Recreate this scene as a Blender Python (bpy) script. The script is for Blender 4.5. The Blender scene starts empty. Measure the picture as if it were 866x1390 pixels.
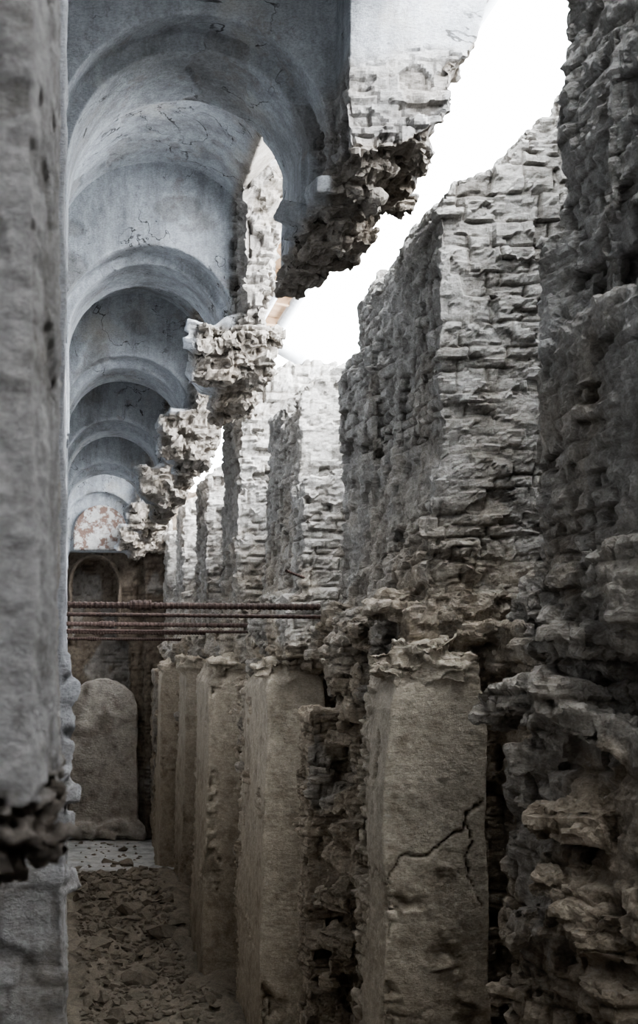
import bpy, bmesh, math, random
import numpy as np
from mathutils import Vector, Matrix
H=5.5
random.seed(4)
# ------------------------------------------------------------ numpy noise
def hsh(i,j,k,s=0):
    n=(i.astype(np.int64)*73856093)^(j.astype(np.int64)*19349663)^(k.astype(np.int64)*83492791)^(s*2654435761)
    n=n&0xffffffff
    n=((n^(n>>15))*2246822519)&0xffffffff
    n=((n^(n>>13))*3266489917)&0xffffffff
    n=n^(n>>16)
    return (n&0xffffff)/float(0x1000000)
def vn(p,s=0):
    i=np.floor(p).astype(np.int64); f=p-i; f=f*f*(3-2*f)
    r=np.zeros(len(p))
    for a in (0,1):
        wa=f[:,0] if a else 1-f[:,0]
        for b in (0,1):
            wb=f[:,1] if b else 1-f[:,1]
            for c in (0,1):
                wc=f[:,2] if c else 1-f[:,2]
                r+=wa*wb*wc*hsh(i[:,0]+a,i[:,1]+b,i[:,2]+c,s)
    return r*2-1
def fbm(p,o=3,s=0):
    r=0;a=1.0;t=0
    for k in range(o):
        r=r+a*vn(p*(2.03**k)+17.3*k,s+k); t+=a; a*=0.5
    return r/t
def vec(p,s=0,o=2):
    return np.stack([fbm(p,o,s),fbm(p,o,s+11),fbm(p,o,s+23)],1)
def ss(a,b,x):
    t=np.clip((x-a)/(b-a),0,1); return t*t*(3-2*t)
def facets(p,s=5):
    """angular broken-rock relief: every cell is a randomly tilted plane"""
    i=np.floor(p).astype(np.int64)
    F1=np.full(len(p),9.);val=np.zeros(len(p));hid=np.zeros(len(p))
    for a in (-1,0,1):
        for b in (-1,0,1):
            for c in (-1,0,1):
                ii=i[:,0]+a;jj=i[:,1]+b;kk=i[:,2]+c
                dx=p[:,0]-(ii+hsh(ii,jj,kk,s)); dy=p[:,1]-(jj+hsh(ii,jj,kk,s+1)); dz=p[:,2]-(kk+.15+.7*hsh(ii,jj,kk,s+2))
                d=dx*dx+dy*dy+dz*dz
                m=d<F1
                if not m.any(): continue
                h=hsh(ii,jj,kk,s+3); g=(h*7.3)%1-.5; g2=(h*31.7)%1-.5; g3=(h*97.1)%1-.35
                v=(h-.5)+1.1*(g*dx+g2*dy+g3*dz)
                val=np.where(m,v,val); hid=np.where(m,h,hid); F1=np.where(m,d,F1)
    return val,hid
# ------------------------------------------------------------ solids
class Parts:
    def __init__(s): s.v=[]; s.f=[]
    def add(s,v,f):
        o=len(s.v); s.v+= [tuple(x) for x in v]; s.f+=[[o+i for i in q] for q in f]
    def box(s,x0,x1,y0,y1,z0,z1,j=0):
        c=[(x,y,z) for x in (x0,x1) for y in (y0,y1) for z in (z0,z1)]
        if j: c=[tuple(a+random.uniform(-j,j) for a in q) for q in c]
        s.hull(c)
    def hull(s,pts):
        bm=bmesh.new()
        for p in pts: bm.verts.new(p)
        r=bmesh.ops.convex_hull(bm,input=bm.verts)
        junk=[g for g in r['geom_interior'] if isinstance(g,bmesh.types.BMVert)]
        if junk: bmesh.ops.delete(bm,geom=junk,context='VERTS')
        bmesh.ops.recalc_face_normals(bm,faces=bm.faces)
        bm.verts.index_update()
        s.add([v.co[:] for v in bm.verts],[[v.index for v in f.verts] for f in bm.faces]); bm.free()
    def rock(s,c,r,n=14,fl=1.0):
        pts=[]
        for _ in range(n):
            d=Vector((random.gauss(0,1),random.gauss(0,1),random.gauss(0,1))).normalized()*random.uniform(.75,1)
            pts.append((c[0]+d.x*r[0],c[1]+d.y*r[1],c[2]+d.z*r[2]))
        s.hull(pts)
    def slab(s,c,sz,rot=.35):
        R=Matrix.Rotation(random.uniform(-rot,rot),3,'X')@Matrix.Rotation(random.uniform(-rot,rot),3,'Y')@Matrix.Rotation(random.uniform(-.7,.7),3,'Z')
        pts=[]
        for a in (-1,1):
            for b in (-1,1):
                for d in (-1,1):
                    v=R@Vector((a*sz[0]*random.uniform(.7,1),b*sz[1]*random.uniform(.7,1),d*sz[2]*random.uniform(.7,1)))
                    pts.append((c[0]+v.x,c[1]+v.y,c[2]+v.z))
        s.hull(pts)
    def prism(s,poly,axis,a,b):
        bm=bmesh.new()
        def mk(p,t): return (p[0],t,p[1]) if axis=='y' else ((p[0],p[1],t) if axis=='z' else (t,p[0],p[1]))
        A=[bm.verts.new(mk(p,a)) for p in poly]; B=[bm.verts.new(mk(p,b)) for p in poly]
        bm.faces.new(A); bm.faces.new(B[::-1]); n=len(poly)
        for i in range(n): bm.faces.new([A[i],B[i],B[(i+1)%n],A[(i+1)%n]])
        bmesh.ops.triangulate(bm,faces=bm.faces); bmesh.ops.recalc_face_normals(bm,faces=bm.faces)
        bm.verts.index_update()
        s.add([v.co[:] for v in bm.verts],[[v.index for v in f.verts] for f in bm.faces]); bm.free()
    def strip(s,inn,out,y0,y1):
        v=[];n=len(inn)
        for y in (y0,y1):
            for p in inn: v.append((p[0],y,p[1]))
            for p in out: v.append((p[0],y,p[1]))
        I=lambda k,i:k*2*n+i; O=lambda k,i:k*2*n+n+i
        f=[]
        for i in range(n-1):
            f.append([I(0,i),I(0,i+1),O(0,i+1),O(0,i)]); f.append([I(1,i),O(1,i),O(1,i+1),I(1,i+1)])
            f.append([I(0,i),I(1,i),I(1,i+1),I(0,i+1)]); f.append([O(0,i),O(0,i+1),O(1,i+1),O(1,i)])
        f.append([I(0,0),O(0,0),O(1,0),I(1,0)]); f.append([I(0,n-1),I(1,n-1),O(1,n-1),O(0,n-1)])
        bm=bmesh.new(); V=[bm.verts.new(q) for q in v]
        for q in f: bm.faces.new([V[i] for i in q])
        bmesh.ops.recalc_face_normals(bm,faces=bm.faces); bm.verts.index_update()
        s.add([q.co[:] for q in bm.verts],[[q.index for q in g.verts] for g in bm.faces]); bm.free()
def finish(name,parts,voxel,fn,mat,parent=None,flat=False):
    me=bpy.data.meshes.new(name+'_src'); me.from_pydata(parts.v,[],parts.f); me.update()
    ob=bpy.data.objects.new(name+'_src',me); bpy.context.scene.collection.objects.link(ob)
    if voxel:
        m=ob.modifiers.new('r','REMESH'); m.mode='VOXEL'; m.voxel_size=voxel
    dg=bpy.context.evaluated_depsgraph_get()
    nm=bpy.data.meshes.new_from_object(ob.evaluated_get(dg)); bpy.data.objects.remove(ob)
    n=len(nm.vertices); co=np.empty(n*3); nm.vertices.foreach_get('co',co); co=co.reshape(-1,3)
    no=np.empty(n*3,dtype=np.float32); nm.vertex_normals.foreach_get('vector',no); no=no.reshape(-1,3).astype(float)
    c2,tone,joint,plas=fn(co,no)
    c2=c2.copy(); c2[:,2]+=H
    nm.vertices.foreach_set('co',c2.ravel())
    for an,arr in (('tone',tone),('joint',joint),('plas',plas)):
        a=nm.attributes.new(an,'FLOAT','POINT'); a.data.foreach_set('value',np.ascontiguousarray(arr,dtype=np.float32))
    if flat=='mask':   # crisp facets on the broken stone, smooth on the plaster
        st=np.empty(len(nm.polygons),dtype=np.int32); nm.polygons.foreach_get('loop_start',st)
        vi=np.empty(len(nm.loops),dtype=np.int32); nm.loops.foreach_get('vertex_index',vi)
        sm=np.asarray(plas)[vi[st]]>.75
    else: sm=np.full(len(nm.polygons),not flat)
    nm.polygons.foreach_set('use_smooth',sm); nm.update(); nm.name=name
    nm.materials.append(mat)
    o=bpy.data.objects.new(name,nm); bpy.context.scene.collection.objects.link(o)
    if parent: o.parent=parent
    print(name,n)
    return o
def empty(name):
    e=bpy.data.objects.new(name,None); bpy.context.scene.collection.objects.link(e); return e
# ------------------------------------------------------------ displacement: coursed rubble + broken rock
def mason(co,no,amp=.05,sx=.30,sz=.09,big=.07,w=None,s=0,rock=.6,fs=.17,crag=.02):
    if w is None: w=np.ones(len(co))
    q=co+.03*vec(co*1.7,s+31)+.016*vec(co*6,s+37)
    x,y,z=q.T
    zz=z+.08*vn(q*np.array([.5,.5,1.1]),s+2)
    r1=np.floor(zz/sz); r2=np.floor(r1/2)
    dbl=hsh(r2,np.floor(x/.5),np.floor(y/.5),s+1)<.42
    base=np.where(dbl,2*r2,r1); hz=np.where(dbl,2*sz,sz); fz=zz-base*sz
    row=base+np.where(dbl,5000,0); one=np.zeros_like(row)
    L=sx*(.5+1.0*hsh(row,one,one,s+4)); ox=hsh(row,one+1,one,s+5)*3
    sel=np.abs(no[:,0])>np.abs(no[:,1])
    u=np.where(sel,y,x)+ox; iu=np.floor(u/L); fu=u-iu*L
    ke=np.where(sel,one+9,one+3)
    h=hsh(iu,row,ke,s+6); h2=hsh(iu,row,ke,s+7); h3=hsh(iu,row,ke,s+8)
    ed=np.minimum(np.minimum(fz,hz-fz),np.minimum(fu,L-fu)*.9)
    groove=1-ss(.1,1.,ed/(.012+.014*h2))
    keep=ss(-.3,.12,fbm(co*1.3,2,s+80))*.8+.2
    tilt=(h2-.4)*.7*(fz/hz-.5)+(h3-.5)*.8*(fu/L-.5)
    fv,fh=facets(q/np.array([fs,fs,fs*.55]),s+90)
    fv2,_=facets(q/np.array([fs*.4,fs*.4,fs*.26]),s+95)
    d=amp*keep*((h-.5)*1.2+tilt-.5*groove)+amp*rock*(1.3*fv+.5*fv2)
    miss=(h3<.09)&(fbm(co*.9,2,s+9)>-.1)
    d=d-np.where(miss,amp*1.4,0)
    out=co+no*(d*w)[:,None]+(big*vec(co*1.2,s+50,3)+crag*vec(co*6,s+70))*w[:,None]
    tone=np.where(keep>.6,h,fh)
    return out,tone,(groove*.85*keep+.25*ss(.0,-.35,fv)*rock)*w+np.where(miss,.45,0)*w
def f_mason(amp=.05,sx=.30,sz=.09,big=.07,s=0,pl=0.,rock=.7,fs=.17,crag=.02):
    def f(co,no):
        o,h,j=mason(co,no,amp,sx,sz,big,None,s,rock,fs,crag)
        r=ss(.14,.28,fbm(co*np.array([1.1,1.1,.8]),3,77))*.45
        return o,h,np.clip(j,0,1),r+pl
    return f
# ------------------------------------------------------------ materials
class NT:
    def __init__(s,name):
        s.m=bpy.data.materials.new(name); s.m.use_nodes=True; s.t=s.m.node_tree; s.t.nodes.clear()
        s.o=s.n('ShaderNodeOutputMaterial'); s.b=s.n('ShaderNodeBsdfPrincipled'); s.l(s.b.outputs[0],s.o.inputs[0])
        s.pos=s.n('ShaderNodeNewGeometry')
    def n(s,t): return s.t.nodes.new(t)
    def l(s,a,b): s.t.links.new(a,b)
    def mapv(s,vecscale=None,w=0):
        mp=s.n('ShaderNodeMapping'); mp.inputs['Location'].default_value=(w,w*1.3,w*.7)
        if vecscale: mp.inputs['Scale'].default_value=vecscale
        s.l(s.pos.outputs['Position'],mp.inputs['Vector']); return mp.outputs[0]
    def noise(s,sc,det=6,ro=.6,vecscale=None,w=0,dist=0.):
        n=s.n('ShaderNodeTexNoise'); n.inputs['Scale'].default_value=sc; n.inputs['Detail'].default_value=det; n.inputs['Roughness'].default_value=ro
        n.inputs['Distortion'].default_value=dist
        s.l(s.mapv(vecscale,w),n.inputs['Vector'])
        return n.outputs['Fac']
    def voro(s,sc,vecscale=None):
        n=s.n('ShaderNodeTexVoronoi'); n.inputs['Scale'].default_value=sc; s.l(s.mapv(vecscale,3),n.inputs['Vector']); return n
    def g(s,fac,a,b,lo=0.,hi=1.):
        m=s.n('ShaderNodeMapRange'); m.inputs[1].default_value=a;m.inputs[2].default_value=b;m.inputs[3].default_value=lo;m.inputs[4].default_value=hi
        s.l(fac,m.inputs[0]); return m.outputs[0]
    def mix(s,f,a,b,mode='MIX'):
        m=s.n('ShaderNodeMix'); m.data_type='RGBA'; m.blend_type=mode
        for v,i in ((f,0),(a,6),(b,7)):
            if isinstance(v,(int,float)): m.inputs[i].default_value=v
            elif isinstance(v,tuple): m.inputs[i].default_value=(*v,1)
            else: s.l(v,m.inputs[i])
        return m.outputs[2]
    def math(s,op,a,b=0.):
        m=s.n('ShaderNodeMath'); m.operation=op
        for v,i in ((a,0),(b,1)):
            if isinstance(v,(int,float)): m.inputs[i].default_value=v
            else: s.l(v,m.inputs[i])
        return m.outputs[0]
    def attr(s,n):
        a=s.n('ShaderNodeAttribute'); a.attribute_name=n; return a.outputs['Fac']
    def z(s):
        x=s.n('ShaderNodeSeparateXYZ'); s.l(s.pos.outputs['Position'],x.inputs[0]); return x.outputs[2]
    def bump(s,h,st,dist):
        b=s.n('ShaderNodeBump'); b.inputs['Strength'].default_value=st; b.inputs['Distance'].default_value=dist
        s.l(h,b.inputs['Height']); s.l(b.outputs[0],s.b.inputs['Normal'])
    def done(s,col,rough=.9):
        s.l(col,s.b.inputs['Base Color']); s.b.inputs['Roughness'].default_value=rough
        try: s.b.inputs['Specular IOR Level'].default_value=.2
        except: pass
        return s.m
def ruin(name,up,up2,low,low2,zlo,zhi,plast=(.52,.52,.51),jd=.8,bump=.8,dist=.05,spall=0.,stain=.7,fleck=.4,stone=False,patch=None,cracks=0.):
    t=NT(name)
    tone=t.attr('tone'); joint=t.attr('joint'); plas=t.attr('plas')
    n1=t.noise(1.1,8,.65); n2=t.noise(9,10,.75,w=5); n3=t.noise(40,6,.75,(1,1,1.8),w=9)
    zz=t.math('ADD',t.z(),t.g(n1,.3,.7,-1.2,1.2))
    hf=t.g(zz,H+zlo,H+zhi)
    mixn=t.math('ADD',t.math('MULTIPLY',tone,.45),t.g(n2,.32,.68,-.15,.7))
    cu=t.mix(mixn,up,up2); cl=t.mix(mixn,low,low2)
    c=t.mix(hf,cl,cu)
    pc=t.mix(t.g(n2,.38,.62),tuple(x*.72 for x in plast),plast)
    st=t.noise(1.0,10,.72,(1.7,1.7,.5),w=3)
    pc=t.mix(t.g(st,.46,.62,0,stain),pc,tuple(x*y for x,y in zip(plast,(.40,.39,.38))))
    pc=t.mix(t.g(t.noise(2.2,9,.7,(2.2,2.2,.25),w=31),.52,.66,0,stain*.7),pc,tuple(x*.42 for x in plast))
    pc=t.mix(t.g(n1,.55,.7,0,.5),pc,tuple(x*y for x,y in zip(plast,(.97,.86,.70))))
    if spall:
        sp=t.noise(1.6,10,.7,w=14)
        pc=t.mix(t.g(sp,.60,.63,0,spall),pc,tuple(x*y for x,y in zip(plast,(.55,.48,.42))))
    if patch:
        sp=t.noise(2.4,8,.7,w=19); pc=t.mix(t.g(sp,.47,.53,0,.95),pc,patch)
    c=t.mix(plas,c,pc)
    c=t.mix(t.g(n3,.42,.66,0,.65),c,t.mix(1.,c,(.45,.43,.40),'MULTIPLY'))
    c=t.mix(t.g(t.noise(14,8,.75,w=21),.58,.68,0,fleck),c,(.60,.59,.57))
    if stone:
        c=t.mix(t.g(t.noise(2.6,9,.7,w=27),.50,.64,0,.6),c,t.mix(1.,c,(.42,.39,.36),'MULTIPLY'))
    if cracks:
        cn=t.math('ABSOLUTE',t.math('SUBTRACT',t.noise(.9,5,.55,w=44,dist=.6),.5))
        ck=t.math('MULTIPLY',t.g(cn,.0025,.006,1.,0.),t.g(n1,.45,.55,0,cracks))
        c=t.mix(ck,c,t.mix(1.,c,(.15,.14,.13),'MULTIPLY'))
    c=t.mix(t.math('MULTIPLY',joint,jd),c,t.mix(1.,c,(.26,.23,.20),'MULTIPLY'))
    hgt=t.math('ADD',t.math('MULTIPLY',n2,1.),t.math('MULTIPLY',n3,.6))
    if stone:
        v=t.voro(11,(1,1,1.8)); hgt=t.math('ADD',hgt,t.math('MULTIPLY',v.outputs['Distance'],-.5))
    t.bump(hgt,bump,dist)
    return t.done(c)
M_wall=ruin('rubble_masonry',(.25,.24,.225),(.58,.57,.55),(.25,.205,.15),(.62,.53,.42),-.6,2.4,bump=.8,stone=True)
M_panel=ruin('stained_render',(.38,.335,.265),(.68,.61,.51),(.34,.285,.21),(.66,.575,.46),-3.8,-.3,jd=.9,bump=.6,fleck=.25,stone=True)
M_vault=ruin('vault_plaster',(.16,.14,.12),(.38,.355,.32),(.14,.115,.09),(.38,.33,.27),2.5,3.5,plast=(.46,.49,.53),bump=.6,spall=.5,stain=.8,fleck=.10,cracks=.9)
M_left=ruin('left_wall_plaster',(.45,.46,.48),(.62,.64,.67),(.2,.17,.14),(.42,.39,.36),-2,.5,plast=(.58,.60,.64),fleck=.15)
M_end=ruin('end_wall_brick',(.10,.08,.065),(.24,.20,.16),(.11,.09,.07),(.27,.23,.18),-1,1,fleck=.05)  # brick colour set darker, painting in the shade of the recess
M_floor=ruin('rubble_floor',(.18,.155,.12),(.38,.33,.26),(.15,.125,.095),(.36,.31,.24),-9,-7,plast=(.74,.74,.72),fleck=.1)
# ------------------------------------------------------------ RIGHT WALL
WR=empty('wall_right')
def shelf(P,y0,y1,x0=2.5,z=.35,n=1.0):
    y=y0
    while y<y1:
        for _ in range(3):
            sx=random.uniform(.25,.45)
            P.slab((x0+sx+random.uniform(0,.35),y+random.uniform(0,.3),z+random.uniform(-.22,.18)),(sx,random.uniform(.15,.4),random.uniform(.06,.16)),.18)
        y+=.33/n
    P.box(x0+.25,3.4,y0,y1,z-.25,z+.15,.04)
def upper(P,y0,y1,prof,zb=-.2,rag=.2,xb=4.7):
    y=y0;k=0
    while y<y1-.05:
        L=random.uniform(.35,.8); e=min(y1,y+L)
        if y1-e<.2: e=y1
        dz=0 if k<1 else random.uniform(-rag,rag)
        dx=random.uniform(-.04,.04)
        poly=[(prof[0][0]-.12,zb)]+[(prof[0][0]-.10+dx*.5,1.0),(prof[0][0]+dx,1.8)]+[(p[0],p[1]+dz) for p in prof]+[(xb,prof[-1][1]+dz),(xb,zb)]
        P.prism(poly,'y',y,e+.02); y=e;k+=1
P=Parts()
upper(P,5.4,7.7,[(3.05,5.0),(3.4,5.6)],xb=4.4)
P.box(2.85,3.5,5.5,7.55,.2,1.9,.06); P.box(2.98,3.5,7.2,7.85,-.2,2.6,.08)
shelf(P,5.5,7.7,2.62,.3,1.3)
P.box(2.95,4.4,5.4,7.6,-5.6,-.1); P.box(2.78,3.2,5.4,7.5,-5.6,-.35,.05); P.box(2.70,2.9,6.6,7.62,-5.6,-.6,.04)
for _ in range(40):
    P.slab((random.uniform(2.66,2.86),random.uniform(5.9,7.5),random.uniform(-3.,-.2)),(.16,.26,.10))
finish('pier_near',P,.022,f_mason(.048,.32,.10,.05,1,rock=.6),M_wall,WR,True)
P=Parts(); P.box(3.05,5,-7,5.5,-5.6,5.2)
finish('wall_run_behind',P,.12,f_mason(.06,.4,.2,.06,1),M_wall,WR)
spec=[
 (10.2,13.2,[(3.05,3.72),(3.16,3.92),(3.62,4.05),(3.74,4.32),(3.9,4.45),(4.3,4.5)],.021),
 (16.3,18.9,[(3.02,3.45),(3.3,3.75),(3.7,3.98),(4.2,4.2)],.03),
 (22.0,24.4,[(3.03,4.75),(3.4,4.95),(3.9,5.3)],.042),
 (27.6,29.8,[(3.05,4.15),(3.6,4.5),(4,4.7)],.055),
 (33.2,35.2,[(3.05,4.2),(3.6,4.5)],.07),
]
prev=7.6
for k,(y0,y1,prof,vx) in enumerate(spec):
    P=Parts()
    upper(P,y0,y1,prof,rag=.2)
    zt=[4.5,3.5,3.6,3.7,3.8][k]
    yy=prev
    while yy<y0:
        P.box(4.1,4.7,yy-.05,yy+.8,-5.6,zt+random.uniform(-.2,.2)); yy+=.75
    P.box(3.5,4.7,prev-.1,y0+.1,-5.6,.0,.03)
    P.box(3.55,4.3,prev+.1,prev+.9,0,zt-1.2,.08)
    shelf(P,y0-.15,y1,2.5 if k else 2.5,.35,1.)
    shelf(P,prev,y0,3.5,.15,.6)
    P.box(3.0,4.7,y0-.1,y1,-5.6,.05)
    P.box(2.85,3.3,y0+.5,y1+.1,-5.6,-.1,.05)
    for _ in range(50 if k<3 else 16):
        P.slab((random.uniform(2.66,2.9),random.uniform(y0+.8,y1+.1),random.uniform(-3.8,.1)),(.16,.3,.10))
    if k==0:
        P.box(2.88,3.3,10.02,12.8,.2,.95,.06)
        P.box(2.5,3.2,12.9,13.5,-5.6,-.5,.05)
        P.box(2.90,3.3,12.2,13.3,.2,3.1,.06)
    if k==1:
        P.prism([(2.92,-.1),(2.92,2.3),(3.55,2.38),(3.7,.2),(3.7,-.1)],'y',15.6,16.5)
        P.box(2.7,3.4,15.5,17,.0,.9,.06)
    if k==2:
        P.box(2.9,3.5,21.4,22.2,0,2.2,.05)
    finish('pier_%d'%(k+1),P,vx,f_mason(.050 if k<2 else .07,.34,.10 if k<2 else .13,.05,1,rock=.6,fs=.20 if k<2 else .25),M_wall,WR,True)
    P=Parts()
    ya=y0-.5; yb=(y0+.55) if k==0 else y0+[0,2.0,1.7,1.5,1.4][k]
    sx=[0,.02,-.08,.06,-.04][k]
    P.prism([(2.38+sx,-5.6),(2.46+sx,-2.2),(2.50+sx,-.35),(2.60,.0),(2.9,.05),(3.22,.0),(3.27,-.5),(3.30,-5.6)],'y',ya,yb)
    for _ in range(12):
        P.slab((random.uniform(2.55,3.2),ya+random.uniform(.1,.5),random.uniform(-.12,.12)),(.22,.22,.08),.2)
    crack=[(2.40,-1.75),(2.52,-1.62),(2.62,-1.50),(2.80,-1.47),(2.95,-1.40),(3.08,-1.26),(3.15,-1.12),(3.26,-1.05)]
    crack2=[(3.12,-1.2),(3.18,-1.35),(3.10,-1.5),(3.16,-1.68),(3.22,-1.9)]
    def fp(co,no,k=k,yb=yb,ya=ya):
        n=fbm(co*1.1,3,40+k)
        edge=np.clip(1-np.minimum(np.abs(co[:,0]-2.46)+np.abs(co[:,1]-ya),9)/.18,0,1)
        w=np.maximum(ss(.34,.44,n+.3*edge),ss(-.22,-.05,co[:,2]+.25*n))
        w=np.maximum(w,ss(yb-.5,yb-.1,co[:,1]+.4*n))
        o,h,j=mason(co,no,.05,.3,.10,.03,w*.9,2,.9)
        o=o-no*(.025*w)[:,None]+.05*vec(co*.9,60)+no*(.012*fbm(co*6,3,8)+.006*fbm(co*22,2,9))[:,None]
        if k==0:
            dmin=np.full(len(co),9.)
            for cr in (crack,crack2):
                for (a,b),(c,d) in zip(cr[:-1],cr[1:]):
                    px=co[:,0]+.07*fbm(co*9,3,4)-a; pz=co[:,2]+.07*fbm(co*9,3,5)-b; ux,uz=c-a,d-b
                    t=np.clip((px*ux+pz*uz)/(ux*ux+uz*uz),0,1)
                    dmin=np.minimum(dmin,np.hypot(px-t*ux,pz-t*uz))
            cm=(1-ss(.002,.012,dmin)); o=o-no*(.03*cm)[:,None]; j=np.maximum(j*.8,cm)
        return o,h*.4*w+.3,np.clip(j,0,1),np.zeros(len(co))
    finish('render_panel_%d'%(k+1),P,[.015,.026,.04,.05,.06][k],fp,M_panel,WR)
    prev=y1
P=Parts(); P.box(4.15,5,35,41,-5.6,4.3); P.box(3.0,5,37.6,38.8,-5.6,4.0); P.box(3.0,5,35,41,-5.6,.2); P.box(2.6,3.2,37.4,38.8,-5.6,-.2)
finish('wall_run_far',P,.09,f_mason(.07,.4,.16,.08,1),M_wall,WR)
# ------------------------------------------------------------ VAULT
VT=empty('ceiling_vault')
def rectout(cx,cz,pts,xl,xr,zt):
    out=[]
    for (x,z) in pts:
        if z<cz-1e-4: out.append((xl if x<cx else xr,z)); continue
        dx,dz=x-cx,z-cz; ts=[]
        if dx<-1e-6: ts.append((xl-cx)/dx)
        if dx>1e-6: ts.append((xr-cx)/dx)
        if dz>1e-6: ts.append((zt-cz)/dz)
        t=min(ts); out.append((cx+dx*t,cz+dz*t))
    return out
def archpts(cx,cz,r,zl,zr,n=40):
    a=[(cx-r,zl),(cx-r,(zl+cz)/2)]+[(cx+r*math.cos(math.pi*(1-i/n)),cz+r*math.sin(math.pi*(1-i/n))) for i in range(n+1)]
    return a+[(cx+r*.99,(zr+cz)/2),(cx+r*.97,zr)]
def vaultfn(k):
    def f(co,no):
        x,y,z=co.T
        n=fbm(co*1.6,3,91)
        rel=ss(2.0,2.12,x)*ss(-.1,.15,(4.62+.3*n if k==0 else 5.9+.8*n)-z)
        sp=ss(.36,.40,n+.15*fbm(co*7,2,5))
        lip=ss(1.75,1.95,x)*ss(-.05,.1,3.62+.12*n-z)
        if k>0:
            hang=ss(1.45,1.6,x)*ss(-.05,.05,4.12+.12*n-z)*ss(0,.1,(10.0+5.6*k+.02)-y)
            lip=np.maximum(lip,hang)
        rel=np.maximum(rel,lip)
        dark=ss(2.0,2.1,x+0*z)*np.clip(ss(-.1,.15,4.0+.2*n-z)+ss(.15,.5,-no[:,2]),0,1)
        right=ss(.55,.9,no[:,0])*ss(2.2,2.4,x); col=np.maximum(dark,right*.7); rel=np.maximum(rel,right); col=np.maximum(col,lip)
        col=np.maximum(col,(.55 if k==0 else .8)*rel)
        soft=np.where((dark>.5)|(lip>.5)|(k>0),1.,.6)
        o,h,j=mason(co,no,.05 if k==0 else .06,.26,.09 if k<2 else .13,.04,np.maximum(rel,.12*sp)*soft,3,.8,.2)
        o=o-no*(.018*sp)[:,None]+.03*vec(co*.8,33)+no*(.010*fbm(co*5,3,2))[:,None]
        return o,h,np.clip(j*.9/soft*.8+.25*sp,0,1),1-np.clip(col+.2*sp,0,1)
    return f
A0,A1=188,38
def barrel(P,ya,yb,ro=1.75,a1=A1,n=40):
    pts=[];out=[]
    for i in range(n+1):
        th=math.radians(A0-(A0-a1)*i/n)
        pts.append((1.1+1.3*math.cos(th),4.94+1.3*math.sin(th))); out.append((1.1+ro*math.cos(th),4.94+ro*math.sin(th)))
    P.strip(pts,out,ya,yb)
for k in range(6):
    y0=10.0+5.6*k; vx=[.022,.03,.042,.052,.065,.075][k]
    P=Parts()
    a=archpts(1.0,4.08,1.12,3.0,3.5); P.strip(a,rectout(1.0,4.08,a,-.6,2.3,6.7),y0,y0+.4)
    a=archpts(1.0,4.08,1.0,2.9,3.4); P.strip(a,rectout(1.0,4.08,a,-.6,2.3,6.7),y0+.35,y0+1.35)
    d=lambda s=.08: random.uniform(-s,s)*(1 if k else 0)
    if k==0:
        P.prism([(2.15,6.7),(3.35,6.7),(3.28,5.3),(3.14,4.75),(2.95,4.5),(2.86,4.1),(2.5,3.92),(2.15,3.85)],'y',y0-.5,y0+1.0)
        P.prism([(2.2,6.7),(3.05,6.7),(2.95,5.0),(2.8,4.3),(2.6,4.0),(2.2,4.0)],'y',y0+.9,y0+1.7)
        P.prism([(1.97,4.5),(2.8,4.5),(2.85,4.1),(2.65,3.85),(2.45,3.6),(2.15,3.42),(1.92,3.40),(1.95,3.6)],'y',y0+.5,y0+1.5)
    else:
        P.prism([(2.15,6.7),(2.95,6.7),(2.75+d(),5.7),(2.5,5.1),(2.42+d(),4.4),(2.4,3.9),(2.15,3.7)],'y',y0-.5,y0+1.0)
        P.prism([(1.97,4.5),(2.5,4.5),(2.5,4.05),(2.42,3.7+d()),(2.35,3.45),(2.1,3.3),(1.9,3.3),(1.95,3.5)],'y',y0+.2,y0+1.5)
    wR=.8 if k==0 else .42; zR=3.46 if k==0 else 3.25
    for _ in range(34):
        t=random.random(); r=random.uniform(.6,1.3); P.slab((2.02+wR*t+random.uniform(-.05,.06),random.uniform(y0-.3,y0+1.5),zR+.75*t*t+random.uniform(-.03,.3)),(.19*r,.22*r,.08*r),.35)
    for _ in range(5 if k==0 else 10):
        zz=random.uniform(4.2,6.6); xx=(2.85+max(0,min(.42,(zz-4.1)*.35))) if k==0 else (2.4+max(0,(zz-5)*.25))
        P.slab((xx+random.uniform(0,.04),y0+random.uniform(-.2,.8),zz),(.14,.2,.12),.2)
    if k>0:
        P.prism([(1.5,3.7),(1.6,3.95),(1.95,4.25),(2.2,4.3),(2.2,3.5),(1.95,3.4),(1.7,3.45)],'y',y0-.3,y0+.5)
        for _ in range(18): P.slab((random.uniform(1.55,2.4),y0-.3+random.uniform(-.15,.1),random.uniform(3.45,4.2)),(.17,.17,.08),.4)
    if k<5: barrel(P,y0+1.3,y0+5.65,a1=38 if k in (0,4) else 4)
    if k==5: P.box(-.5,3.2,y0+.35,y0+.8,3.4,6.5)
    finish('bay_%d'%(k+1),P,vx,vaultfn(k),M_vault,VT,'mask')
P=Parts(); barrel(P,-7,4.5,1.6,12,30); barrel(P,4.4,10.05,1.6,12,30)  # vault over the near bay, added as cover to keep skylight off it
finish('bay_near_light_cover',P,.06,vaultfn(0),M_vault,VT)
M_fres=ruin('faded_fresco',(.4,.3,.26),(.6,.5,.45),(.4,.3,.26),(.6,.5,.45),0,1,plast=(.66,.66,.65),patch=(.20,.13,.105),stain=.2)
P=Parts(); n=24; P.prism([(1.0+.82*math.cos(math.pi*i/n),4.0+.82*math.sin(math.pi*i/n)) for i in range(n+1)]+[(.18,3.45),(1.82,3.45)],'y',38.20,38.45)
finish('fresco_lunette',P,.06,lambda co,no:(co+no*(.01*fbm(co*5,2,2))[:,None],.5+0*co[:,0],0*co[:,0],1+0*co[:,0]),M_fres,VT)
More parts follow.
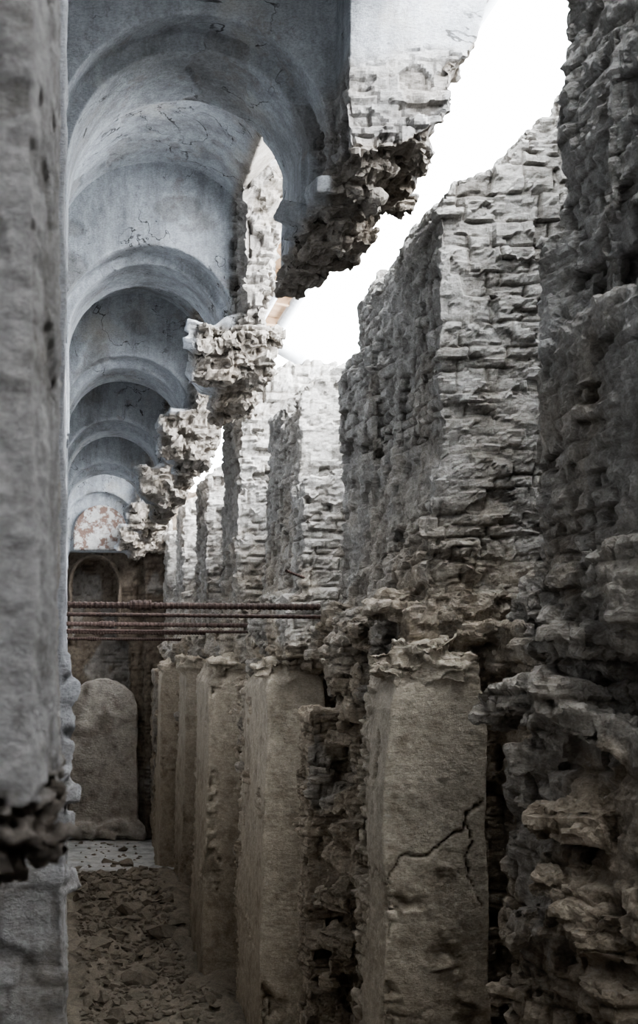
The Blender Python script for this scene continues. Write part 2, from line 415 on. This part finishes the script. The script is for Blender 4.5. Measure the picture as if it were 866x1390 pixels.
# ------------------------------------------------------------ LEFT WALL
WL=empty('wall_left')
def leftfn(s,amp,low=-1.):
    def f(co,no):
        w=.25+.75*ss(-.2,.6,low-co[:,2]+.6*fbm(co*1.3,2,s))
        o,h,j=mason(co,no,amp,.36,.12,.0,w,s)
        o=o+.02*vec(co*1.1,s)+np.stack([.012*fbm(co*6,2,s),0*co[:,0],0*co[:,0]],1)
        o[:,0]=np.minimum(o[:,0],co[:,0]+.02)
        return o,h,np.clip(j,0,1)*.6,1-w
    return f
P=Parts()
P.prism([(-1.2,6.0),(-.03,6.0),(-.03,41),(-1.2,41)],'z',-5.6,6.5)
finish('wall_run',P,.07,leftfn(5,.02),M_left,WL)
P=Parts(); P.box(-1.1,-.015,5.6,6.5,-5.6,6.6)
for z in (.0,-.12,-.25,-.37,-.48,-.6,-.75,-1.0):
    P.slab((-.05+random.uniform(-.015,.015),5.75,z),(.08,.15,.06),.3)
finish('pier_mid',P,.02,leftfn(6,.02,-.2),M_left,WL)
P=Parts()
P.prism([(-1.5,2.2),(-.062,2.2),(-.028,2.45),(-.022,3.2),(-1.5,3.2)],'z',-.25,4)
for _ in range(30):
    xx=random.uniform(-.20,-.06); P.slab((xx,random.uniform(2.22,2.9),random.uniform(-.24+xx*1.0,-.2)),(.045,.1,.035),.6)
for _ in range(50):
    P.slab((random.uniform(-1.4,-.13),random.uniform(2.25,3.0),random.uniform(-.40,-.2)),(.08,.12,.05),.6)
def nearfn(co,no):
    w=.08+.92*ss(0,.10,-.19-co[:,2]+.08*fbm(co*5,2,7))
    o,h,j=mason(co,no,.028,.12,.05,0.,w,8,1.0,.06,.01)
    pit=ss(.2,.3,fbm(co*7,3,15))
    o=o+no*(.010*fbm(co*9,4,2)+.005*fbm(co*40,2,5)-.010*pit)[:,None]+.006*vec(co*3,3)
    return o,h,np.clip(j+.45*pit,0,1),1-ss(.3,.9,w)
M_near=ruin('near_pier_plaster',(.2,.175,.15),(.46,.42,.38),(.2,.165,.14),(.44,.39,.35),-1,0,plast=(.56,.55,.545),bump=1.,dist=.03,stone=True)
finish('pier_broken_near',P,.009,nearfn,M_near,WL)
P=Parts(); P.box(-1.5,-.6,-7,5.6,-5.6,6.5)
finish('wall_run_near',P,.12,leftfn(5,.03),M_left,WL)
# ------------------------------------------------------------ END WALLS
WE=empty('wall_far')
P=Parts(); P.box(-1.2,5,40,40.8,-5.6,5.5)
a=archpts(.85,2.55,.72,.7,.7); P.strip(a,rectout(.85,2.55,a,-.6,2.2,3.9),39.2,40.1)
P.box(1.95,2.3,39.3,40.1,-5.5,3.5); P.box(2.4,3.2,38.9,40.1,-5.5,3.9)
finish('brickwork',P,.06,f_mason(.04,.3,.12,.03,4),M_end,WE)
P=Parts(); a=archpts(.85,2.55,.72,1.0,1.0); b=[(.85+(p[0]-.85)*1.16,2.55+(p[1]-2.55)*(1.16 if p[1]>2.55 else 1)) for p in a]; P.strip(a,b,39.05,39.3)
def ff(co,no):
    return co+.06*vec(co*1.8,5)+no*(.05*fbm(co*4,3,8))[:,None],.5+.4*fbm(co*2,3,3),ss(.1,.5,fbm(co*1.5,3,6))*.7,np.zeros(len(co))
M_lun=ruin('lunette_render',(.34,.32,.29),(.56,.53,.48),(.33,.30,.26),(.58,.53,.47),-3,0,jd=.8,stone=True)
finish('niche_arch_rim',P,.05,ff,M_end,WE)
P=Parts()
poly=[(.0,-5.6),(.0,-1.5)]+[(1.1+1.1*math.cos(math.pi*(1-i/20)),-1.5+1.0*math.sin(math.pi*(1-i/20))) for i in range(1,20)]+[(2.2,-1.5),(2.2,-5.6)]
P.prism(poly,'y',39.0,40.1)
for _ in range(14): P.slab((random.uniform(0,2.2),38.9,-5.2+random.uniform(-.2,.25)),(.3,.25,.15))
finish('arched_render_slab',P,.06,ff,M_lun,WE)
P=Parts(); P.box(-1.5,5,-7.6,-7,-5.6,4.5); finish('wall_back_light_stop',P,.2,f_mason(.04),M_wall)  # unseen wall added behind the camera to stop horizontal light
# ------------------------------------------------------------ FLOOR
def floorh(x,y):
    p=np.stack([x*1.2,y*1.2,0*x],1); q=np.stack([x*.45,y*.45,0*x+3],1)
    m=ss(12,17,y)*(1-ss(31,33.5,y))
    return -5.5+m*(.28+.6*np.clip(fbm(q,3,4),-.3,1)+.2*fbm(p*2.2,3,5))+.15*m*ss(1.2,2.6,x)+.01*fbm(p*3,2,1)
xs=np.linspace(-1.2,5,120); ys=np.concatenate([np.linspace(-7,14,50),np.linspace(14.15,41,380)])
X,Y=np.meshgrid(xs,ys); x=X.ravel(); y=Y.ravel(); z=floorh(x,y)
P=Parts(); P.v=[tuple(q) for q in np.stack([x,y,z],1)]
w=len(xs); P.f=[[j*w+i,j*w+i+1,(j+1)*w+i+1,(j+1)*w+i] for j in range(len(ys)-1) for i in range(w-1)]
def ffl(co,no):
    pl=ss(31.0,32.5,co[:,1]+fbm(co*1.5,2,3)); return co,.5+.5*fbm(co*5,3,3),ss(.2,.6,fbm(co*7,3,9))*(1-pl),pl
finish('floor',P,0,ffl,M_floor)
P=Parts()
def fh(xx,yy): return float(floorh(np.array([xx]),np.array([yy]))[0])
for _ in range(2600):
    xx=random.uniform(.2,2.05); yy=random.uniform(16,32.0)
    if random.random()<.015: yy=random.uniform(33.5,38.3)
    r=.02+.022*random.paretovariate(1.7); r=min(r,.2)
    P.rock((xx,yy,fh(xx,yy)+r*.2),(r*random.uniform(.8,1.4),r*random.uniform(.8,1.4),r*random.uniform(.5,.9)),9)
for (xx,yy,r) in ((.6,24.5,.33),(1.3,25.5,.42),(.9,27,.34),(1.75,23.6,.34),(1.6,34.0,.28),(.55,22.6,.3),(1.4,30.5,.3),(1.75,28.5,.3),(1.2,21,.36)):
    P.rock((xx,yy,fh(xx,yy)+.05),(r,r*1.1,r*.6),20)
def fr(co,no):
    return co+no*(.01*fbm(co*9,2,3))[:,None],.35+.5*fbm(co*1.7,2,3),0*co[:,0]+.2,0*co[:,0]
finish('rubble_pile',P,0,fr,M_floor,None,True)
# ------------------------------------------------------------ TIE RODS
def simple(name,c1,c2,sc=20,rough=.7,metal=0.,bs=.3):
    t=NT(name); n=t.noise(sc,6,.6); t.b.inputs['Metallic'].default_value=metal
    t.bump(n,bs,.01); return t.done(t.mix(t.g(n,.3,.7),c1,c2),rough)
M_rust=simple('rusted_steel',(.03,.021,.019),(.09,.058,.048),25,.75,0.)
M_steel=simple('galvanised_pipe',(.30,.31,.33),(.44,.46,.48),8,.5,.2)
M_wood=simple('roof_boards',(.24,.155,.095),(.42,.29,.19),4,.8)
def rod(name,p0,p1,r,mat,parent=None,ribs=True,extra=None,seg=12):
    p0=Vector(p0)+Vector((0,0,H)); p1=Vector(p1)+Vector((0,0,H)); L=(p1-p0).length
    bm=bmesh.new(); st=[]
    if ribs:
        t=0
        while t<L:
            rr=r
            if extra:
                for (a,b,f) in extra:
                    if a<=t<=b: rr=r*f
            st+= [(t,rr),(t+.022,rr),(t+.03,rr*1.18),(t+.048,rr*1.18)]; t+=.056
        st.append((L,r))
    else: st=[(0,r),(L,r)]
    rings=[]
    for (t,rr) in st: rings.append([bm.verts.new((rr*math.cos(2*math.pi*i/seg),rr*math.sin(2*math.pi*i/seg),t)) for i in range(seg)])
    for a,b in zip(rings[:-1],rings[1:]):
        for i in range(seg): bm.faces.new([a[i],a[(i+1)%seg],b[(i+1)%seg],b[i]])
    bm.faces.new(rings[0][::-1]); bm.faces.new(rings[-1])
    me=bpy.data.meshes.new(name); bm.to_mesh(me); bm.free(); me.materials.append(mat)
    for p in me.polygons: p.use_smooth=not ribs
    o=bpy.data.objects.new(name,me); bpy.context.scene.collection.objects.link(o)
    q=Vector((0,0,1)).rotation_difference((p1-p0).normalized())
    o.matrix_world=Matrix.Translation(p0)@q.to_matrix().to_4x4()
    if parent: o.parent=parent
    return o
for i,(yy,zz) in enumerate(((12.9,.62),(18.6,.60),(24.2,.62),(29.8,.60))):
    e=empty('tie_rod' if i==0 else 'tie_rod.%03d'%i)
    xr=3.0
    rod('bar_upper',(-.03,yy,zz-.02),(xr,yy+.05,zz-.045),.031,M_rust,e,extra=[(.62,.85,1.6)] if i==0 else [(.5,.7,1.5)])
    if i<2: rod('bar_lower',(-.03,yy+.45,zz-.10),(xr,yy+.5,zz-.13),.02,M_rust,e)
rod('rebar_stub',(3.0,15.68,1.05),(2.7,15.35,1.12),.015,M_rust)
# ------------------------------------------------------------ ROOF
RF=empty('canopy_roof')
def pbox(name,pts,mat,parent):
    P=Parts(); P.hull(pts); me=bpy.data.meshes.new(name); me.from_pydata([(a,b,c+H) for a,b,c in P.v],[],P.f); me.materials.append(mat)
    o=bpy.data.objects.new(name,me); bpy.context.scene.collection.objects.link(o); o.parent=parent; return o
XE,ZE=4.5,7.2
pbox('deck',[(x,y,z+t) for (x,z) in ((-3,8.9),(XE,ZE+.12)) for y in (17.5,36) for t in (0,.06)],M_wood,RF)
for i in range(12):
    y=17.6+1.5*i
    pbox('rafter_%d'%i,[(x,yy,z+t) for (x,z) in ((-3,8.74),(XE,ZE-.04)) for yy in (y,y+.12) for t in (0,.15)],M_wood,RF)
rod('eave_pipe',(XE+.05,11.5,ZE),(XE+.05,42,ZE),.11,M_steel,RF,False)
rod('eave_beam',(XE-.45,11.5,ZE),(XE-.45,42,ZE),.08,M_steel,RF,False)
rod('brace_pipe',(3.0,24.2,6.72),(5.0,24.2,5.55),.12,M_steel,RF,False)
for i in range(4):
    rod('post_%d'%i,(2.6,16+5.6*i,6.65),(2.6,16+5.6*i,7.6),.06,M_steel,RF,False)
# ------------------------------------------------------------ LIGHT
w=bpy.data.worlds.new('overcast'); bpy.context.scene.world=w; w.use_nodes=True
bg=w.node_tree.nodes['Background']; bg.inputs[0].default_value=(.93,.965,1,1); bg.inputs[1].default_value=8.0
s=bpy.data.lights.new('hazy_sun','SUN'); s.energy=5; s.angle=math.radians(40); s.color=(.99,.99,1)
so=bpy.data.objects.new('hazy_sun',s); bpy.context.scene.collection.objects.link(so)
so.rotation_euler=Vector((-.65,.5,-.65)).to_track_quat('-Z','Y').to_euler(); so.location=(10,-5,20)
# ------------------------------------------------------------ CAMERA
c=bpy.data.cameras.new('camera'); co_=bpy.data.objects.new('camera',c); bpy.context.scene.collection.objects.link(co_)
co_.location=(0,0,H); co_.rotation_euler=(math.pi/2,0,0)
c.sensor_width=36; c.lens=36*1700/1390; c.shift_x=341/1390; c.shift_y=205/1390; c.clip_end=500
c.dof.use_dof=True; c.dof.focus_distance=13; c.dof.aperture_fstop=5.6
bpy.context.scene.camera=co_
vs=bpy.context.scene.view_settings
vs.view_transform='AgX'
vs.look='AgX - Medium High Contrast'
vs.exposure=1.35
vs.gamma=1.14
